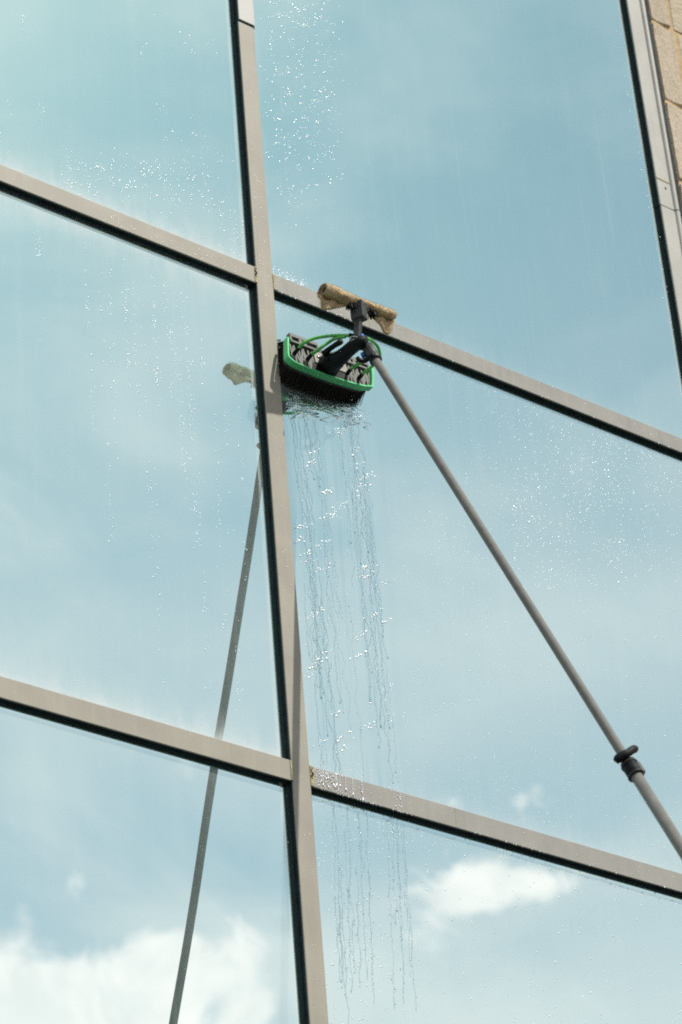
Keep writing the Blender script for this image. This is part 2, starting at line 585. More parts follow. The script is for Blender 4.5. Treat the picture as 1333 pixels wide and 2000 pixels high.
# sealant at the crossings, yellowed and cracked
for (x, z0, z1, wd, cr) in [(COLS[2] - 0.0065, 6.3600, 6.4125, 0.0075, True), (COLS[2] + MW + 0.0002, 6.3600, 6.412, 0.0046, False),
                            (COLS[2] - 0.0045, 4.8580, 4.9125, 0.0055, False), (COLS[2] + MW + 0.0002, 4.8580, 4.913, 0.0105, True),
                            (JX - 0.006, 6.3600, 6.412, 0.006, False), (COLS[1] + MW + 0.0002, 6.36, 6.412, 0.006, True)]:
    bm = bmesh.new()
    n = 14
    fr, bk = [], []
    for i in range(n + 1):
        z = z0 + (z1 - z0) * i / n
        j = (rng.random() - 0.5) * 0.0016
        fr.append((bm.verts.new((x + j * 0.3, -0.0011 - rng.random() * 0.0012, z)), bm.verts.new((x + wd + j, -0.0008 - rng.random() * 0.0008, z))))
        bk.append((bm.verts.new((x, 0.004, z)), bm.verts.new((x + wd, 0.004, z))))
    for i in range(n):
        bm.faces.new((fr[i][0], fr[i][1], fr[i + 1][1], fr[i + 1][0]))
        bm.faces.new((bk[i][0], bk[i + 1][0], bk[i + 1][1], bk[i][1]))
        bm.faces.new((fr[i][0], fr[i + 1][0], bk[i + 1][0], bk[i][0]))
        bm.faces.new((fr[i][1], bk[i][1], bk[i + 1][1], fr[i + 1][1]))
    obj('sealant', bm, M_seal, wall)
    if cr:
        bm = bmesh.new()
        pts = [(x + wd * (0.45 + 0.3 * math.sin(i * 1.7)), -0.0022, z1 - (z1 - z0) * (0.05 + 0.62 * i / 8)) for i in range(9)]
        tube(bm, pts, [0.0006, 0.001, 0.0016, 0.0009, 0.0022, 0.0028, 0.0022, 0.001, 0.0005], 6)
        obj('sealant_crack', bm, M_seal_dark, wall)
# short end piece of the wet transom right of the crossing, a hair proud
bm = bmesh.new()
box(bm, COLS[2] + MW + 0.005, COLS[2] + MW + 0.0155, -0.0012, 0.0001, 6.3604, 6.4115, 0.0004)
obj('end_plate', bm, M_frame, wall)
for (x, z0, z1) in [(0.387, 6.36, 6.4125), (0.52, 4.858, 4.912)]:
    bm = bmesh.new()
    box(bm, x, x + 0.0014, -0.0003, 0.0003, z0 + 0.0015, z1 - 0.0015)
    obj('joint_line', bm, M_seal, wall)

# end frame: flat strip, rounded bead, dark gap
JJ = 7.334


def end_frame(z0, z1, dx, pale):
    bm = bmesh.new()
    prof = [(JX, 0.0048), (JX, 0.0008), (JX + 0.0008, 0.0)]
    prof += [(JX + 0.056, 0.0), (JX + 0.0585, -0.0012)]
    for k in range(9):
        a = math.pi * (1 - k / 8)
        prof.append((JX + 0.0685 + 0.0095 * math.cos(a), -0.0015 - 0.0085 * math.sin(a)))
    prof += [(JX + 0.0785, 0.0048)]
    lo = [bm.verts.new((x + dx, y, z0)) for x, y in prof]
    hi = [bm.verts.new((x + dx, y, z1)) for x, y in prof]
    n = len(prof)
    for k in range(n):
        bm.faces.new((lo[k], lo[(k + 1) % n], hi[(k + 1) % n], hi[k]))
    bm.faces.new(lo[::-1])
    bm.faces.new(hi)
    o = obj('end_frame', bm, M_jamb, wall)
    bm = bmesh.new()
    box(bm, JX + 0.0012 + dx, JX + 0.115, 0.0062, GY + 0.004, z0, z1)
    box(bm, JX - 0.0016 + dx, JX + 0.02, GY - 0.004, GY + 0.0035, z0 + 0.0004, z1 - 0.0004)
    obj('gasket', bm, M_gasket, o, loc=(0, 0, 0))
    return o


end_frame(0.2, JJ - 0.0022, 0.0, False)
end_frame(JJ + 0.0022, TOP, -0.0012, True)
bm = bmesh.new()
box(bm, JX - 0.0012, JX + 0.057, -0.0018, 0.0, 7.4437 - 0.003, 7.4437 + 0.003, 0.0006)
obj('sealant', bm, M_seal, wall)
bm = bmesh.new()
box(bm, JX + 0.031, JX + 0.0365, -0.0016, 0.0, 7.409, 7.419, 0.0008)
obj('screw', bm, M_seal_dark, wall)

# panes
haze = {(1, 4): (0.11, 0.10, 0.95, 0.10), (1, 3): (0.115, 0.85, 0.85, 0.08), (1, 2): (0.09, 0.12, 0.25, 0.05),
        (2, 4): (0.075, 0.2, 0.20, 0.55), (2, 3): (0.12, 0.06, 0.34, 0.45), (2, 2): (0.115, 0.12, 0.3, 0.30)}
for b, (x0, x1) in enumerate(bays):
    for k in range(len(LEV)):
        z0 = LEV[k][1]
        z1 = LEV[k + 1][0] if k + 1 < len(LEV) else TOP
        d = haze.get((b, k), (0.12, 0.2, 0.4, 0.15))
        bm = bmesh.new()
        W_, H_ = x1 - x0 + 0.004, z1 - z0 + 0.004
        box(bm, 0, W_, 0, 0.010, 0, H_)
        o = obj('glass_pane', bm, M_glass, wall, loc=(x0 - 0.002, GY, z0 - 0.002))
        o['pane_w'], o['pane_h'] = W_, H_
        o['wet'] = {(2, 3): 1.0, (2, 2): 0.5}.get((b, k), 0.0)
        if (b, k) == (1, 2):                  # this pane sits a hair out of true
            o.rotation_euler = (0, 0, R(0.04))
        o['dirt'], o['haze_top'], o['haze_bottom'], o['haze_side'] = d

# plinth and a parapet close the wall off below and above
bm = bmesh.new()
box(bm, COLS[0] - 0.3, JX + 0.06, -0.03, 0.25, 0.0, 0.198, 0.006)
obj('plinth', bm, M_mortar, wall)
bm = bmesh.new()
box(bm, COLS[0] - 0.3, JX + 0.09, -0.05, 0.25, TOP + 0.001, TOP + 0.25, 0.006)
obj('parapet', bm, M_frame, wall)

# ------------------------------------------------------------------ stone wall
sw = thing('stone_wall', (1.78, 0.2, 0), 'wall of rough tan stone blocks in yellow mortar beside the glass', 'stone wall')
sw['kind'] = 'thing'
bm = bmesh.new()
box(bm, 1.776, 4.4, 0.003, 0.30, 0.0, TOP + 0.25)
obj('mortar', bm, M_mortar, sw)
proto = []
for s in range(8):
    bm = bmesh.new()
    gx = [0, 0.035, 0.25, 0.5, 0.75, 0.965, 1]
    gz = [0, 0.028, 0.2, 0.4, 0.6, 0.8, 0.972, 1]
    nx, nz = len(gx) - 1, len(gz) - 1
    g = []
    for j in range(nz + 1):
        row = []
        for i in range(nx + 1):
            x, z = gx[i] - 0.5, gz[j] - 0.5
            edge = min(0.5 - abs(x), 0.5 - abs(z))
            q = Vector((x * 3 + s * 9, z * 4, s * 3.3))
            xx = x + 0.02 * mnoise.noise(q * 1.7) * (1 if abs(x) > 0.45 else 0.4)
            zz = z + 0.016 * mnoise.noise(q * 1.9 + Vector((5, 0, 0))) * (1 if abs(z) > 0.45 else 0.4)
            y = -0.010 - 0.006 * mnoise.noise(q * 2.3)
            if edge < 0.01:
                y = 0.002
            row.append(bm.verts.new((xx, y, zz)))
        g.append(row)
    for j in range(nz):
        for i in range(nx):
            bm.faces.new((g[j][i], g[j][i + 1], g[j + 1][i + 1], g[j + 1][i]))
    me = bpy.data.meshes.new('stone')
    bm.to_mesh(me)
    bm.free()
    me.materials.append(M_stone)
    proto.append(me)
edges = [8.158, 7.811, 7.474]
z = 7.474
while z > 0.3:
    z -= rng.uniform(0.26, 0.37)
    edges.append(max(z, 0.0))
z = 8.158
while z < 9.7:
    z += rng.uniform(0.28, 0.37)
    edges.insert(0, min(z, TOP + 0.25))
edges = sorted(set(edges))
cnt = 0
for r_ in range(len(edges) - 1):
    z0, z1 = edges[r_], edges[r_ + 1]
    x = 1.7685
    first = True
    while x < 4.35 and cnt < 298:
        wd = 1.872 - x if first else rng.uniform(0.22, 0.5)
        if first:
            wd += rng.uniform(-0.012, 0.012)
        first = False
        x1 = min(x + wd, 4.4)
        o = mesh_obj('stone', proto[cnt % 8], None, sw, loc=((x + x1) / 2 - sw.location.x, 0.008 - sw.location.y + rng.uniform(-0.003, 0.003), (z0 + z1) / 2))
        o.scale = (x1 - x - 0.006 - rng.random() * 0.004, 1.0, z1 - z0 - 0.006 - rng.random() * 0.004)
        if rng.random() < 0.5:
            o.rotation_euler = (0, math.pi, 0)
        cnt += 1
        x = x1

# ------------------------------------------------------------------ water fed pole with its brush and mop
P0 = Vector((0.2025, -0.2592, 5.9655))
PD = Vector((-0.0423, 0.4014, 0.9149)).normalized()


def pole_at(z):
    return P0 + PD * ((z - P0.z) / PD.z)


foot = pole_at(0.0)
rig = thing('window_cleaning_pole', foot, 'long grey telescopic pole with green rimmed brush and cloth mop against the glass', 'cleaning pole')
ZC = 4.573
bm = bmesh.new()
tube(bm, [pole_at(z) for z in np.linspace(ZC - 0.1, 6.092, 12)], 0.0112, 24)
obj('upper_tube', bm, M_pole, rig, True)
bm = bmesh.new()
tube(bm, [pole_at(z) for z in np.linspace(0.0, ZC - 0.03, 12)], 0.0137, 24)
obj('lower_tube', bm, M_pole, rig, True)
# lever clamp
pa, pb = PD.cross(Vector((0, 0, 1))).normalized(), None
pb = PD.cross(pa).normalized()
side = (rt - PD * rt.dot(PD)).normalized()          # across the pole, to the right
outw = PD.cross(side).normalized()
if outw.dot(fw) > 0:
    outw = -outw
bm = bmesh.new()
cz = pole_at(ZC)
tube(bm, [cz - PD * 0.034, cz - PD * 0.032, cz + PD * 0.012, cz + PD * 0.015], [0.0165, 0.0185, 0.0185, 0.0155], 24)
clamp = obj('clamp', bm, M_black, rig, True)
bm = bmesh.new()
ring(bm, cz - PD * 0.031, PD, 0.0178, 0.0024)
ring(bm, cz + PD * 0.004, PD, 0.0185, 0.0024)
obj('clamp_band', bm, M_rubber, clamp, True, loc=(0, 0, 0))
bm = bmesh.new()
lv = cz + PD * 0.016
tube(bm, spline([lv - side * 0.030 - PD * 0.002 + outw * 0.012, lv - side * 0.018 + PD * 0.003 + outw * 0.018, lv + outw * 0.020 + PD * 0.006, lv + side * 0.020 + PD * 0.018 + outw * 0.014, lv + side * 0.031 + PD * 0.026 + outw * 0.006], 5),
     [0.008] * 2 + [0.0105] * 8 + [0.0095] * 9 + [0.008] * 2, 12, True, 1.0)
obj('clamp_lever', bm, M_black, clamp, True, loc=(0, 0, 0))
bm = bmesh.new()
obox(bm, cz - PD * 0.018 + side * 0.0165 + outw * 0.006, side, outw, PD, 0.005, 0.006, 0.016, 0.002)
obj('clamp_catch', bm, M_grey, clamp, loc=(0, 0, 0))

# top socket, a rubber sleeve over the pole
bm = bmesh.new()
sp = [pole_at(z) for z in (6.040, 6.043, 6.060, 6.066, 6.070, 6.100, 6.106)]
tube(bm, sp, [0.0150, 0.0160, 0.0158, 0.0150, 0.0166, 0.0162, 0.012], 24)
obj('socket_sleeve', bm, M_rubber, rig, True)
bm = bmesh.new()
ring(bm, pole_at(6.043), PD, 0.0158, 0.0019, 24)
obj('sleeve_ring', bm, M_black, rig, True)

# brush head frame
BO = Vector((0.20, -0.045, 6.14))
BX = Vector((1, 0, 0))
BW = Vector((0, 0.17, 0.985)).normalized()
BN = Vector((0, -0.985, 0.17)).normalized()


def L(a, b, h=0.0):
    return BO + BX * a + BW * b + BN * h


def plate(bm, poly, h0, h1):
    lo = [bm.verts.new(L(a, b, h0)) for a, b in poly]
    hi = [bm.verts.new(L(a, b, h1)) for a, b in poly]
    n = len(poly)
    for k in range(n):
        bm.faces.new((lo[k], lo[(k + 1) % n], hi[(k + 1) % n], hi[k]))
    bm.faces.new(lo[::-1])
    bm.faces.new(hi)


def bar(bm, a0, b0, a1, b1, wd, h0, h1):
    d = Vector((a1 - a0, b1 - b0)).normalized()
    n = Vector((-d.y, d.x)) * wd / 2
    plate(bm, [(a0 - n.x, b0 - n.y), (a1 - n.x, b1 - n.y), (a1 + n.x, b1 + n.y), (a0 + n.x, b0 + n.y)], h0, h1)


rim_pts = [(-0.1375, 0.036), (-0.1500, -0.0305), (-0.1455, -0.0420), (-0.1320, -0.0490), (-0.095, -0.0520), (-0.0077, -0.0505), (0.0815, -0.0410), (0.1200, -0.0300), (0.1310, -0.0200), (0.1475, 0.053)]
bm = bmesh.new()
base = [(a * 0.985, b * 0.97) for a, b in rim_pts] + [(0.138, 0.0600), (-0.129, 0.0560)]
plate(bm, base, -0.030, -0.013)
block = obj('brush_block', bm, M_tray, rig)
# lattice ribs of the tray
bm = bmesh.new()


def inb(t):                                   # lower edge of the tray along a
    xs = [p[0] for p in rim_pts[3:9]]
    ys = [p[1] for p in rim_pts[3:9]]
    return float(np.interp(t, xs, ys)) + 0.004


def topb(t):
    return 0.026 + 0.006 * (t + 0.13) / 0.27


cells = [-0.134, -0.1215, -0.106, -0.090, -0.074, -0.061, 0.052, 0.066, 0.080, 0.095, 0.110, 0.124, 0.135]
for i, a in enumerate(cells):
    lo = inb(max(-0.13, min(0.128, a)))
    bar(bm, a, lo + 0.001, a + 0.002, topb(a), 0.0050, -0.0129, -0.0050)
for i in range(len(cells) - 1):
    a, c = cells[i], cells[i + 1]
    if c - a > 0.05:
        continue
    z0, z1 = inb(max(-0.13, min(0.128, a))), topb(c)
    if i % 2:
        bar(bm, a + 0.001, z1 - 0.012, c, z0 + 0.006, 0.0070, -0.0128, -0.0056)
    else:
        bar(bm, a + 0.001, z0 + 0.008, c, z1 - 0.008, 0.0070, -0.0128, -0.0056)
    bar(bm, a, (z0 + z1) / 2 + (0.008 if i % 2 else -0.006), c, (z0 + z1) / 2 + (0.012 if i % 2 else -0.008), 0.007, -0.0127, -0.0062)
    if i % 3 != 1:
        bar(bm, a, z0 + 0.004, c, z0 + 0.003, 0.011, -0.0126, -0.0066)
tag(obj('lattice', bm, M_grey, block, loc=(0, 0, 0)), kind='stuff')
# slotted top bars
for (a0, a1) in ((-0.131, -0.036), (0.030, 0.139)):
    bm = bmesh.new()
    b0 = topb(a0) + 0.002
    bar(bm, a0, b0 + 0.003, a1, topb(a1) + 0.005, 0.006, -0.0129, 0.0015)
    bar(bm, a0, 0.0545, a1, 0.0545 + 0.005 * (a1 - a0) / 0.27, 0.011, -0.0129, 0.0015)
    for f in (0.02, 0.36, 0.52, 0.98):
        a = a0 + (a1 - a0) * f
        bar(bm, a, b0 + 0.005, a, 0.052, 0.006 if f in (0.02, 0.98) else 0.010, -0.0128, 0.0008)
    obj('slotted_bar', bm, M_grey, block, loc=(0, 0, 0))
bm = bmesh.new()
plate(bm, [(-0.056, -0.0150), (-0.056, 0.027), (0.054, 0.031), (0.054, -0.010)], -0.0129, -0.001)
mp = obj('mounting_plate', bm, M_alu, block, loc=(0, 0, 0))
for (a, b) in ((-0.043, 0.0085), (0.036, 0.0086)):
    bm = bmesh.new()
    tube(bm, [L(a, b, -0.002), L(a, b, 0.0012), L(a, b, 0.0028)], [0.0048, 0.0046, 0.0024], 14)
    obj('rivet', bm, M_steel, block, True, loc=(0, 0, 0))
bm = bmesh.new()
plate(bm, [(-0.072, -0.046), (-0.064, -0.017), (0.046, -0.012), (0.055, -0.041)], -0.0129, -0.004)
obj('socket_base', bm, M_black, block, loc=(0, 0, 0))
# green bumper rim
bm = bmesh.new()
pts2 = spline([(a, b, 0) for a, b in rim_pts], 5)
prev = None
for i, p in enumerate(pts2):
    d = (pts2[min(i + 1, len(pts2) - 1)] - pts2[max(i - 1, 0)]).normalized()
    n = Vector((d.y, -d.x, 0))                # outward of the loop
    sec = [(0.0, -0.0165), (0.0052, -0.0165), (0.0068, -0.0145), (0.0068, 0.0020), (0.0056, 0.0036), (0.0012, 0.0036), (0.0, 0.0022)]
    rg = [bm.verts.new(L(p.x + n.x * o_, p.y + n.y * o_, h)) for o_, h in sec]
    if prev:
        for k in range(len(sec)):
            bm.faces.new((prev[k], prev[(k + 1) % len(sec)], rg[(k + 1) % len(sec)], rg[k]))
    else:
        bm.faces.new(rg[::-1])
    prev = rg
bm.faces.new(prev)
obj('bumper_rim', bm, M_green, rig, False)
# bristles
verts, faces = [], []
nb_ = 0
for i in range(74):
    for j in range(30):
        u, v = (i + rng.random()) / 74, (j + rng.random()) / 30
        a = -0.142 + 0.277 * u
        b = (inb(max(-0.13, min(0.128, a))) - 0.002) + (0.058 - inb(max(-0.13, min(0.128, a)))) * v
        s0 = L(a, b, -0.029)
        edge_l, edge_r = max(0, 1 - u / 0.12), max(0, 1 - (1 - u) / 0.12)
        fl = max(0.0, 1 - v / 0.35)
        ln = (GY - 0.001 - s0.y)
        tip = Vector((s0.x - 0.012 * edge_l + 0.008 * edge_r + rng.gauss(0, 0.0022), GY - 0.0012 - rng.random() * 0.005, s0.z - 0.004 - 0.022 * fl - rng.random() * 0.006 + rng.gauss(0, 0.002)))
        tip.z += 0.010 * max(0, 1 - (1 - v) / 0.3)
        mid = (s0 + tip) / 2 + Vector((0, 0, 0.003 * fl))
        d = (tip - s0).normalized()
        p = d.orthogonal().normalized()
        q = d.cross(p)
        base_i = len(verts)
        for c_, rr in ((s0, 0.0011), (mid, 0.0010), (tip, 0.0006)):
            for k in range(3):
                an = 2 * math.pi * k / 3
                verts.append(c_ + (p * math.cos(an) + q * math.sin(an)) * rr)
        for s in range(2):
            for k in range(3):
                faces.append((base_i + s * 3 + k, base_i + s * 3 + (k + 1) % 3, base_i + s * 3 + 3 + (k + 1) % 3, base_i + s * 3 + 3 + k))
me = bpy.data.meshes.new('bristles')
me.from_pydata([tuple(v) for v in verts], [], faces)
tag(mesh_obj('bristles', me, M_bristle, block, loc=(0, 0, 0)), kind='stuff')

# hose plugs and hoses
plugs = [(-0.1247, -0.0077), (-0.0805, -0.0097), (0.0542, -0.0061), (0.0946, -0.0063)]
bm = bmesh.new()
for a, b in plugs:
    bm2 = bmesh.new()
    tube(bm2, [L(a, b - 0.004, -0.014), L(a, b - 0.002, 0.004), L(a + 0.001, b - 0.001, 0.013), L(a + 0.002, b + 0.001, 0.015)], [0.0062, 0.0058, 0.0048, 0.0048], 14)
    obj('hose_plug', bm2, M_black, rig, True)
bm.free()


def hose(pts):
    bm = bmesh.new()
    tube(bm, spline(pts, 8), 0.0046, 12)
    return obj('hose', bm, M_hose, rig, True)


def pl(i):
    a, b = plugs[i]
    return L(a + 0.0015, b, 0.012)


hose([pl(0), at(592, 671, -0.075), at(614, 661, -0.095), at(640, 656.5, -0.116), at(668, 655, -0.140), at(690, 656, -0.165)])
hose([pl(1), at(622, 683, -0.085), at(640, 670, -0.102), at(656, 661, -0.125), at(676, 657.5, -0.148)])
hose([pl(3), at(717, 723, -0.085), at(732, 711, -0.105), at(742, 697, -0.125), at(739, 679, -0.140), at(727, 666, -0.152), at(711, 659, -0.160), at(698, 657, -0.165)])
hose([pl(2), at(693, 715, -0.085), at(708, 706, -0.110), at(716, 694, -0.140), at(708, 676, -0.165)])

# goose neck: moulded arm from the block to the pole head
bm = bmesh.new()
g0 = L(-0.008, -0.004, -0.008)
gk = spline([g0, at(650, 707, -0.085), at(666, 698, -0.120), at(683, 683, -0.155), at(699, 671, -0.188), at(714, 668, -0.210)], 6)
rr = list(np.interp(np.linspace(0, 1, len(gk)), [0, 0.12, 0.3, 0.55, 0.75, 0.9, 1], [0.033, 0.029, 0.023, 0.0185, 0.0185, 0.019, 0.0155]))
tube(bm, gk, rr, 20)
gn = obj('gooseneck', bm, M_black, rig, True)
bm = bmesh.new()
tube(bm, [L(-0.026, -0.018, -0.006), at(640, 700, -0.100)], [0.008, 0.006], 8)
tube(bm, [L(0.012, -0.014, -0.006), at(668, 712, -0.100)], [0.009, 0.006], 8)
obj('web', bm, M_black, gn, True, loc=(0, 0, 0))
bm = bmesh.new()
tube(bm, [at(634, 690, -0.085), at(645, 681, -0.115), at(655, 674, -0.140), at(664, 668.5, -0.160), at(667, 666.5, -0.166)], [0.009, 0.0075, 0.0072, 0.0085, 0.0078], 14)
obj('angle_peg', bm, M_black, rig, True)
bm = bmesh.new()
tube(bm, [at(691, 661, -0.185), at(699, 668, -0.195), at(716, 668, -0.215)], [0.010, 0.015, 0.0150], 16)
tube(bm, [at(682, 653.5, -0.160), at(688, 655, -0.165), at(696, 660, -0.175)], [0.0045, 0.0055, 0.006], 10)
obj('pivot', bm, M_black, rig, True)
for k, (px, py) in enumerate(((694, 664), (697, 670), (702, 676))):
    bm = bmesh.new()
    ring(bm, at(px, py, -0.190), Vector((0.25, -0.2, 1)), 0.0150 + 0.001 * k, 0.0013, 24, 6)
    obj('cable_tie', bm, M_tie if k < 2 else M_black, rig, True)
bm = bmesh.new()
tube(bm, [at(702, 660, -0.196), at(707, 657, -0.198), at(712, 660, -0.200)], [0.0070, 0.0080, 0.0065], 12)
obj('tape', bm, M_blue, rig, True)
bm = bmesh.new()
tube(bm, spline([at(730, 693, -0.235), at(722, 699, -0.215), at(712, 705, -0.200), at(702, 703, -0.195), at(699, 699, -0.192)], 4), [0.007] * 6 + [0.0065] * 8 + [0.006] * 3, 12)
obj('tilt_lever', bm, M_black, rig, True)
bm = bmesh.new()
tube(bm, [at(708, 690, -0.195), at(712, 697, -0.198)], [0.0055, 0.0065], 12)
obj('lever_knob', bm, M_blue, rig, True)

# T bar and mop sleeve
ms = Vector((1, 0, 0.062)).normalized()
stem0, stem1 = at(697.5, 664, -0.195), at(701.5, 618, -0.194)
bm = bmesh.new()
dz = (stem1 - stem0).normalized()
obox(bm, (stem0 + stem1) / 2, Vector((math.cos(R(24)), math.sin(R(24)), 0)), Vector((-math.sin(R(24)), math.cos(R(24)), 0)), dz, 0.0080, 0.0085, (stem1 - stem0).length / 2, 0.0015)
tb = obj('mop_stem', bm, M_rubber, rig)
bm = bmesh.new()
MB = at(701, 609, -0.194)
tw = R(24)
obox(bm, MB, (math.cos(tw), math.sin(tw), 0), (-math.sin(tw), math.cos(tw), 0), (0, 0, 1), 0.0150, 0.0185, 0.0270, 0.0022)
obj('mop_bracket', bm, M_tray, rig)
mc0, mc1 = at(629, 565, -0.195), at(770, 618, -0.192)
ax = (mc1 - mc0).normalized()
bm = bmesh.new()
tube(bm, [mc0 + ax * 0.012, mc1 - ax * 0.012], 0.0110, 12)
obj('mop_bar', bm, M_black, rig, True)
# tufts of dark scrub pad either side of the bracket
bm = bmesh.new()
for k in range(90):
    t_ = rng.choice((rng.uniform(0.36, 0.45), rng.uniform(0.62, 0.74)))
    p = mc0 + (mc1 - mc0) * t_ + Vector((0, rng.uniform(-0.012, 0.012), -0.012))
    tube(bm, [p, p + Vector((rng.gauss(0, 0.003), rng.gauss(0, 0.003), -rng.uniform(0.008, 0.019)))], [0.0019, 0.0012], 5)
tag(obj('scrub_tufts', bm, M_black, rig), kind='stuff')


def fuzzy(bm, amp, freq):
    for v in bm.verts:
        q = v.co * freq
        v.co += Vector((mnoise.noise(q), mnoise.noise(q + Vector((7, 3, 1))), mnoise.noise(q + Vector((2, 9, 5))))) * amp


bm = bmesh.new()
NS, NA = 60, 28
rings = []
for i in range(NS + 1):
    t_ = i / NS
    c = mc0 + (mc1 - mc0) * t_
    endk = min(1, min(t_, 1 - t_) / 0.05)
    rad = 0.0112 + 0.0032 * math.sqrt(endk) + 0.0060 * max(0, 1 - t_ / 0.5)
    row = []
    for k in range(NA):
        a = 2 * math.pi * k / NA
        oy, oz = math.cos(a) * rad * 1.12, math.sin(a) * rad * 0.92
        row.append(bm.verts.new(c + Vector((0, oy, oz))))
    rings.append(row)
for i in range(NS):
    for k in range(NA):
        bm.faces.new((rings[i][k], rings[i][(k + 1) % NA], rings[i + 1][(k + 1) % NA], rings[i + 1][k]))
inner = []
for i, dep in ((0, 0.034), (NS, -0.006)):
    rw = [bm.verts.new(v.co.lerp(mc0 if i == 0 else mc1, 0.30) + ax * dep) for v in rings[i]]
    for k in range(NA):
        bm.faces.new((rings[i][k], rings[i][(k + 1) % NA], rw[(k + 1) % NA], rw[k]))
    bm.faces.new(rw)
fuzzy(bm, 0.0026, 55)
fuzzy(bm, 0.0012, 190)
slv = obj('mop_sleeve', bm, M_cloth, rig, True)


def flap(top, bot, bulge, name='mop_flap'):
    """A loose tongue of the sleeve: a thick sheet between two curves."""
    bm = bmesh.new()
    n, m_ = 18, 10
    T, B = spline(top, 9), spline(bot, 9)
    fr, bk = [], []
    for j in range(m_ + 1):
        s = j / m_
        r1, r2 = [], []
        for i in range(n + 1):
            a = T[int(i / n * (len(T) - 1))]
            b = B[int(i / n * (len(B) - 1))]
            p = a.lerp(b, s) + Vector((0, -bulge * math.sin(math.pi * s * 0.9) - 0.003 * math.sin(i * 0.8 + s * 2), 0))
            r1.append(bm.verts.new(p))
            r2.append(bm.verts.new(p + Vector((0.001, 0.006, 0.001))))
        fr.append(r1)
        bk.append(r2)
    for j in range(m_):
        for i in range(n):
            bm.faces.new((fr[j][i], fr[j][i + 1], fr[j + 1][i + 1], fr[j + 1][i]))
            bm.faces.new((bk[j][i], bk[j + 1][i], bk[j + 1][i + 1], bk[j][i + 1]))
    for j in range(m_):
        bm.faces.new((fr[j][0], fr[j + 1][0], bk[j + 1][0], bk[j][0]))
        bm.faces.new((fr[j][n], bk[j][n], bk[j + 1][n], fr[j + 1][n]))
    for i in range(n):
        bm.faces.new((fr[0][i], bk[0][i], bk[0][i + 1], fr[0][i + 1]))
        bm.faces.new((fr[m_][i], fr[m_][i + 1], bk[m_][i + 1], bk[m_][i]))
    fuzzy(bm, 0.0018, 70)
    return obj(name, bm, M_cloth, slv, True, loc=(0, 0, 0))


flap([at(622, 576, -0.188), at(640, 580, -0.188), at(664, 586, -0.187), at(690, 595, -0.186)],
     [at(627, 592, -0.184), at(637, 605, -0.183), at(660, 600, -0.183), at(690, 598, -0.185)], 0.003)
flap([at(720, 604, -0.186), at(738, 610, -0.187), at(754, 616, -0.187), at(770, 626, -0.186)],
     [at(723, 608, -0.184), at(738, 629, -0.182), at(757, 652, -0.180), at(766, 643, -0.182)], 0.003)
# the pile of the cloth: short fibres standing all over the sleeve and its tongues
srcs = [o for o in sc.objects if o.name.startswith(('mop_sleeve', 'mop_flap'))]
verts, faces = [], []
for o in srcs:
    me_ = o.data
    for p in me_.polygons:
        c_ = Vector(p.center)
        n_ = Vector(p.normal)
        for k in range(3 if o.name.startswith('mop_sleeve') else 3):
            q = c_ + Vector((rng.gauss(0, 0.0018), rng.gauss(0, 0.0018), rng.gauss(0, 0.0018)))
            d = (n_ + Vector((rng.gauss(0, 0.5), rng.gauss(0, 0.5), rng.gauss(0, 0.5) - 0.25))).normalized()
            t_ = d.orthogonal().normalized() * 0.0007
            b_ = len(verts)
            ln = rng.uniform(0.0014, 0.0032)
            t2 = d.cross(t_)
            verts += [q - t_, q + t_, q + t2, q + d * ln]
            faces += [(b_, b_ + 1, b_ + 3), (b_ + 1, b_ + 2, b_ + 3), (b_ + 2, b_, b_ + 3)]
me = bpy.data.meshes.new('cloth_pile')
me.from_pydata([tuple(v) for v in verts], [], faces)
tag(mesh_obj('cloth_pile', me, M_cloth, slv, loc=(0, 0, 0)), kind='stuff')

# ------------------------------------------------------------------ water on the glass


class Drops:
    def __init__(self):
        self.v, self.f = [], []

    def drop(self, p, r, ht=0.45, sx=1.0, sz=1.0, rot=0.0, seg=7):
        base = len(self.v)
        cr, sr = math.cos(rot), math.sin(rot)
        prof = ((1.0, 0.0), (0.86, 0.48), (0.5, 0.86))
        ph = rng.random() * 6
        for rad, hh in prof:
            for k in range(seg):
                a = 2 * math.pi * k / seg + ph
                x, z = math.cos(a) * r * rad * sx, math.sin(a) * r * rad * sz
                z -= 0.12 * r * sz * hh
                self.v.append((p.x + x * cr - z * sr, p.y - hh * ht * r, p.z + x * sr + z * cr))
        self.v.append((p.x + 0.12 * r * sz * sr, p.y - ht * r, p.z - 0.12 * r * sz * cr))
        for i in range(2):
            for k in range(seg):
                self.f.append((base + i * seg + k, base + i * seg + (k + 1) % seg, base + (i + 1) * seg + (k + 1) % seg, base + (i + 1) * seg + k))
        for k in range(seg):
            self.f.append((base + 2 * seg + k, base + 2 * seg + (k + 1) % seg, base + 3 * seg))

    def run(self, pts, wd, hk=1.0):
        """A rivulet: a low rounded ridge along the points."""
        base = len(self.v)
        n = len(pts)
        for i, p in enumerate(pts):
            d = (pts[min(i + 1, n - 1)] - pts[max(i - 1, 0)])
            nx, nz = -d.z, d.x
            l_ = math.hypot(nx, nz) or 1
            nx, nz = nx / l_, nz / l_
            ww = wd[i]
            for s, hh in ((-1, 0), (-0.72, 0.62), (0, 0.95), (0.72, 0.62), (1, 0)):
                self.v.append((p.x + nx * s * ww, p.y - hh * ww * hk, p.z + nz * s * ww))
        for i in range(n - 1):
            for k in range(4):
                a = base + i * 5 + k
                self.f.append((a, a + 1, a + 6, a + 5))

    def build(self, name, label, cat='water', m=None):
        if not self.v:
            return None
        me = bpy.data.meshes.new(name)
        me.from_pydata(self.v, [], self.f)
        me.validate()
        o = mesh_obj(name, me, m or M_water, None, None, True)
        return tag(o, label, cat, kind='stuff')


YD = GY + 0.0001


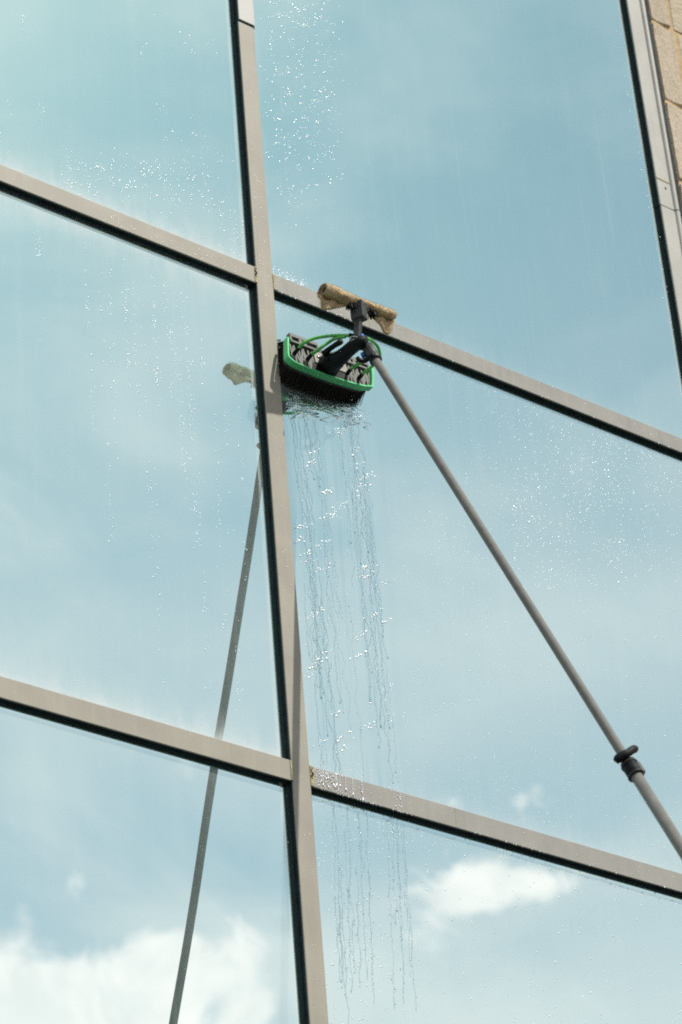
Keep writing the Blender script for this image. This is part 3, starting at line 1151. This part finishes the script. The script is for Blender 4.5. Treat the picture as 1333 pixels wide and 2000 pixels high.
def clear_of_frames(p):
    """True where the point lies on open glass."""
    if p.x > JX - 0.004:
        return False
    for x in COLS:
        if x - 0.004 < p.x < x + MW + 0.004:
            return False
    for z0, z1 in LEV:
        if z0 - 0.004 < p.z < z1 + 0.003:
            return False
    return True


def put(D, px, py, r, **kw):
    p = at(px, py, YD)
    if clear_of_frames(p):
        D.drop(p, r, **kw)


def rsize(a, b):
    return 1.2 * a * (b / a) ** (rng.random() ** 1.8)


# upper left pane: a scattered band above the rail and a few strays
D = Drops()
n = 0
while n < 420:
    px, py = rng.uniform(120, 475), rng.uniform(285, 500)
    rail = 320 + 0.4 * px
    mid = 330 + 0.12 * (px - 120)
    wgt = math.exp(-((py - mid) / 38) ** 2) if px < 430 else math.exp(-((py - (rail - 60)) / 50) ** 2)
    wgt *= 0.35 + 0.65 * (mnoise.noise(Vector((px / 35, py / 35, 3))) > 0.0)
    if rng.random() < wgt:
        put(D, px, py, rsize(0.0009, 0.0024), sz=rng.uniform(1.0, 1.5))
        n += 1
for px, py, s in [(285, 95, 7), (318, 35, 5), (372, 70, 6), (366, 90, 8), (313, 210, 9), (380, 245, 14), (340, 262, 8), (330, 275, 6), (405, 275, 6), (50, 38, 9), (20, 212, 6), (80, 212, 8), (4, 280, 5), (435, 300, 9), (415, 88, 5)]:
    for k in range(s):
        put(D, px + rng.gauss(0, 7), py + rng.gauss(0, 12), rsize(0.0008, 0.0020), sz=rng.uniform(1, 1.6))
D.build('water_drops', 'bright drops in a band along the foot of the upper left pane')

# middle left pane: beads hanging in vertical trails
D = Drops()
trails = [(75, 450, 500, 30), (166, 460, 850, 55), (195, 520, 1110, 70), (212, 520, 900, 40), (242, 500, 760, 60), (258, 520, 820, 55), (276, 570, 1150, 45), (297, 500, 800, 90),
          (322, 550, 640, 20), (332, 640, 780, 45), (345, 570, 980, 95), (362, 580, 1080, 90), (378, 700, 1350, 70), (395, 650, 760, 40), (420, 810, 1250, 60), (440, 760, 1400, 50), (300, 900, 1450, 40), (465, 700, 1300, 30)]
for x0, y0, y1, nn in trails:
    k = 0
    while k < nn:
        t_ = rng.random()
        py = y0 + (y1 - y0) * t_
        if rng.random() > 0.25 + 0.75 * (mnoise.noise(Vector((x0 * 0.37, py / 28, 0))) > 0.05):
            continue
        px = x0 + 0.045 * (py - y0) + rng.gauss(0, 3.2)
        put(D, px, py, rsize(0.0008, 0.0019), sz=rng.uniform(1.0, 1.7))
        k += 1
for k in range(26):
    t_ = rng.random()
    put(D, 90 - 17 * t_ + rng.gauss(0, 1.2), 615 + 78 * t_, rsize(0.0007, 0.0012))
for k in range(80):
    put(D, rng.uniform(0, 540), rng.uniform(430, 1480), rsize(0.0006, 0.0012))
D.build('water_drops', 'beads of water hanging in vertical trails on the middle left pane')

# upper right pane: dense sparkling patch by the mullion
D = Drops()
n = 0
while n < 900:
    px, py = rng.uniform(508, 672), rng.uniform(-20, 470)
    wgt = (1 - max(0, (py - 250) / 230)) * (0.25 + 0.75 * (mnoise.noise(Vector((px / 22 + py / 60, py / 26, 8))) > -0.02))
    wgt *= 0.35 + 0.65 * min(1, (675 - px) / 60)
    if px < 515 + 0.055 * py + 8:
        wgt *= 0.2
    if rng.random() < wgt:
        put(D, px, py, rsize(0.0006, 0.0024), sx=rng.uniform(1.0, 1.9), rot=rng.gauss(0.5, 0.25))
        n += 1
for k in range(70):
    t_ = rng.random()
    put(D, 1205 + 115 * t_ + rng.gauss(0, 4), 60 + 620 * t_, rsize(0.0008, 0.0018), sx=1.5, rot=0.6)
for k in range(170):
    px = rng.uniform(534, 600)
    put(D, px, 545 + 0.4 * (px - 540) - abs(rng.gauss(0, 9)) - 2, rsize(0.0008, 0.0018), sz=rng.uniform(1, 2))
D.build('water_drops', 'sparkling patch of drops beside the mullion on the upper right pane')

# middle right pane: fine spray thickening away from the brush
D = Drops()
n = 0
while n < 4200:
    px, py = rng.uniform(560, 1340), rng.uniform(600, 1710)
    top = 352 + 0.3985 * px + 20
    if py < top:
        continue
    d_pole = px - (757 + (py - 740) * 0.625)
    wgt = 0.18
    wgt += 1.5 * math.exp(-((px - 1150) / 190) ** 2 - ((py - 950) / 140) ** 2)
    wgt += 0.40 * math.exp(-((px - 960) / 130) ** 2 - ((py - 1120) / 220) ** 2)
    wgt += 0.35 * math.exp(-((px - 1010) / 200) ** 2 - ((py - 1560) / 70) ** 2)
    if px < 900 and py < 1000:
        wgt *= 0.25
    wgt *= 0.35 + 0.65 * min(1, max(0, mnoise.noise(Vector((px / 75, py / 75, 2))) * 2.2 + 0.55))
    if rng.random() < wgt:
        big = rng.random() < 0.06
        diag = px > 1000 and py < 1150
        put(D, px, py, rsize(0.0010, 0.0021) if big else rsize(0.0006, 0.0013), sx=rng.uniform(1.2, 2.6) if diag else 1.0, sz=1.0 if diag else rng.uniform(1, 1.4), rot=rng.gauss(0.75, 0.2) if diag else 0)
        n += 1
n = 0
while n < 3800:
    px, py = rng.uniform(720, 1340), rng.uniform(700, 1700)
    if py < 352 + 0.3985 * px + 20:
        continue
    wgt = 0.25 + 0.75 * math.exp(-((px - 1130) / 230) ** 2 - ((py - 1000) / 200) ** 2) + 0.35 * math.exp(-((px - 980) / 200) ** 2 - ((py - 1350) / 250) ** 2)
    wgt *= 0.4 + 0.6 * min(1, max(0, mnoise.noise(Vector((px / 60, py / 60, 12))) * 2 + 0.5))
    if rng.random() < wgt:
        put(D, px, py, rng.uniform(0.00035, 0.00075), seg=5)
        n += 1
for k in range(260):
    px = rng.uniform(545, 1333)
    py = 352 + 0.3985 * px + 22 + abs(rng.gauss(0, 7))
    put(D, px, py, rsize(0.0008, 0.0018))
D.build('water_drops', 'fine water spray over the middle right pane around the pole')

# lower right pane
D = Drops()
n = 0
while n < 900:
    px, py = rng.uniform(615, 1340), rng.uniform(1560, 2010)
    if py < 1361 + 0.286 * px + 20:
        continue
    wgt = 0.30 + 0.7 * math.exp(-((px - 690) / 80) ** 2)
    wgt *= 0.35 + 0.65 * (mnoise.noise(Vector((px / 24, py / 50, 6))) > 0.0)
    if rng.random() < wgt:
        put(D, px, py, rsize(0.0007, 0.0019), sz=rng.uniform(1, 1.6))
        n += 1
for k in range(1500):
    px, py = rng.uniform(620, 1340), rng.uniform(1560, 2010)
    if py > 1361 + 0.286 * px + 22:
        put(D, px, py, rng.uniform(0.0004, 0.0009), seg=5)
for k in range(240):
    px = rng.uniform(610, 1333)
    put(D, px, 1361 + 0.286 * px + 22 + abs(rng.gauss(0, 6)), rsize(0.0008, 0.0018))
D.build('water_drops', 'drops scattered below the wet rail on the lower right pane')


# rivulets under the brush
def wander(px, py0, py1, drift, amp, seed, stepy=6):
    pts = []
    py = py0
    while py <= py1:
        t_ = (py - py0)
        x = px + drift * t_ + amp * mnoise.noise(Vector((seed * 3.1, py / 42, 0))) + 0.45 * amp * mnoise.noise(Vector((seed * 5.7, py / 15, 4)))
        pts.append(at(x, py, YD))
        py += stepy
    return [p for p in pts if clear_of_frames(p)]


D = Drops()
runs = []
for k in range(50):
    x0 = rng.choice((rng.uniform(562, 612), rng.uniform(655, 706), rng.uniform(565, 706), rng.uniform(565, 706)))
    y0 = (770 + 0.25 * (x0 - 560)) + rng.choice((0, 0, rng.uniform(0, 260), rng.uniform(200, 560)))
    y1 = min(1530, y0 + rng.uniform(120, 640))
    runs.append((x0 + 0.085 * (y0 - 780), y0, y1, rng.uniform(0.065, 0.135), rng.uniform(3, 11)))
for i, (x0, y0, y1, dr, am) in enumerate(runs):
    pts = wander(x0, y0, y1, dr, am, i + 1)
    if len(pts) < 4:
        continue
    wbase = 0.0008 * (2.5 ** rng.random())
    wd = [wbase * (0.62 + 0.55 * abs(mnoise.noise(Vector((i, j * 0.16, 1))))) for j in range(len(pts))]
    wd[0] = wd[-1] = 0.0003
    D.run(pts, wd)
    D.drop(pts[-1], wbase * 1.9, sz=1.5)
    for j in range(0, len(pts), 5):
        if rng.random() < 0.4:
            D.drop(pts[j] + Vector((rng.gauss(0, 0.003), 0, 0)), rsize(0.0009, 0.0022), sz=1.4)
D.build('water_rivulets', 'thin streams of water running down the glass below the green brush', m=M_clear)

# lower continuation of the streams on the lower right pane
D = Drops()
for i in range(18):
    x0 = rng.choice((rng.uniform(640, 720), rng.uniform(755, 800), rng.uniform(640, 860)))
    y0 = 1361 + 0.286 * x0 + 24 + rng.choice((0, rng.uniform(0, 200)))
    pts = wander(x0, y0, min(2020, y0 + rng.uniform(120, 420)), rng.uniform(0.03, 0.07), rng.uniform(3, 7), 100 + i)
    if len(pts) < 4:
        continue
    wb = rng.uniform(0.0011, 0.0021)
    D.run(pts, [wb * (0.5 + 0.8 * abs(mnoise.noise(Vector((i, j * 0.16, 7))))) for j in range(len(pts))])
    for j in range(len(pts)):
        if rng.random() < 0.35:
            D.drop(pts[j] + Vector((rng.gauss(0, 0.004), 0, 0)), rsize(0.0008, 0.0021), sz=1.6)
D.build('water_rivulets', 'broken streams of water dripping down the lower right pane below the wet rail', m=M_clear)

# churned water where the bristles meet the pane, then glinting splashes in the streams
D = Drops()
for k in range(85):
    cx = rng.choice((rng.gauss(580, 14), rng.gauss(680, 13), rng.uniform(562, 695)))
    cy = 778 + 0.20 * (cx - 580) + rng.gauss(0, 11)
    pts = [at(cx + t_ * rng.uniform(-4, 9) + 5 * mnoise.noise(Vector((k, t_, 0))), cy + t_ * 5, YD - 0.0004) for t_ in range(rng.randint(3, 6))]
    pts = [p for p in pts if clear_of_frames(p)]
    if len(pts) > 2:
        wb = rng.uniform(0.0012, 0.0032)
        D.run(pts, [0.0004] + [wb * rng.uniform(0.6, 1.2) for _ in pts[2:]] + [0.0004])
D.build('churned_water', 'churned water where the brush bristles meet the glass', m=M_clear)
D = Drops()
for cx, cy, s in [(692, 820, 14), (668, 835, 16), (660, 845, 16), (615, 884, 10), (608, 905, 8), (693, 880, 7), (703, 905, 12), (590, 1030, 26), (583, 1055, 18), (632, 1062, 14), (705, 950, 18), (700, 970, 16), (602, 1082, 12), (600, 1095, 10),
                  (632, 1108, 14), (715, 1110, 26), (716, 1125, 18), (751, 1140, 12), (757, 1212, 12), (610, 1200, 26), (740, 1195, 6), (708, 1240, 12), (620, 1285, 14), (635, 1280, 14), (616, 1298, 22), (610, 1318, 8), (700, 1280, 12), (755, 1345, 14), (747, 1365, 8),
                  (652, 1398, 12), (672, 1440, 12), (720, 1420, 16), (630, 1450, 14), (770, 1405, 8), (672, 1465, 12), (650, 1005, 30), (640, 960, 20), (660, 990, 20), (720, 930, 20)]:
    for k in range(s):
        t_ = rng.gauss(0, 9)
        put(D, cx + t_ + rng.gauss(0, 2), cy - 0.45 * t_ + rng.gauss(0, 3.5), rsize(0.0009, 0.0030), sx=rng.uniform(1, 2.0), rot=rng.gauss(0.55, 0.3))
D.build('water_splashes', 'glinting splashes of water in the streams under the brush')

# water crossing the wet rail and hanging from its lower edge
D = Drops()
for i in range(26):
    x = rng.choice((rng.uniform(0.07, 0.20), rng.uniform(0.07, 0.36)))
    z0_ = 4.9125
    ln = rng.uniform(0.02, 0.0545)
    pts = [Vector((x + 0.004 * mnoise.noise(Vector((i * 2.7, q * 0.25, 3))), -0.0001, z0_ - ln * q / 9)) for q in range(10)]
    wb = rng.uniform(0.0009, 0.0024)
    D.run(pts, [wb * (0.5 + 0.7 * abs(mnoise.noise(Vector((i, q * 0.4, 9))))) for q in range(10)])
    D.drop(pts[-1] + Vector((0, -0.0002, 0)), wb * 1.6, sz=1.5)
    for q in range(5):
        D.drop(Vector((x + rng.gauss(0, 0.006), -0.0001, rng.uniform(4.861, 4.911))), rsize(0.0008, 0.0022), sz=1.3)
for i in range(70):
    x = rng.choice((rng.uniform(0.07, 0.36), rng.uniform(0.06, 1.6)))
    z = rng.choice((4.8566, 4.8566, 6.3588))
    D.drop(Vector((x, 0.0012, z)), rsize(0.0012, 0.0022), ht=0.9, sz=1.7)
D.build('rail_drips', 'water crossing the wet rail below the brush and hanging from its edge')

# beads clinging to the faces of the frame
D = Drops()
for k in range(420):
    w_ = rng.random()
    if w_ < 0.45:
        x, z = rng.uniform(0.06, 1.6), rng.choice((rng.uniform(6.362, 6.410), rng.uniform(4.860, 4.910)))
        if rng.random() < 0.3:
            x = rng.uniform(0.06, 0.3)
    elif w_ < 0.7:
        x, z = rng.uniform(-0.5, -0.05), rng.uniform(6.361, 6.395)
    else:
        x, z = rng.uniform(0.006, 0.050), rng.choice((rng.uniform(4.2, 7.1), rng.uniform(6.2, 6.75)))
    D.drop(Vector((x, 0.0004 if w_ < 0.7 else 0.0, z)), rsize(0.0007, 0.0016), sz=1.3)
D.build('water_drops', 'small beads of water clinging to the faces of the metal frame')
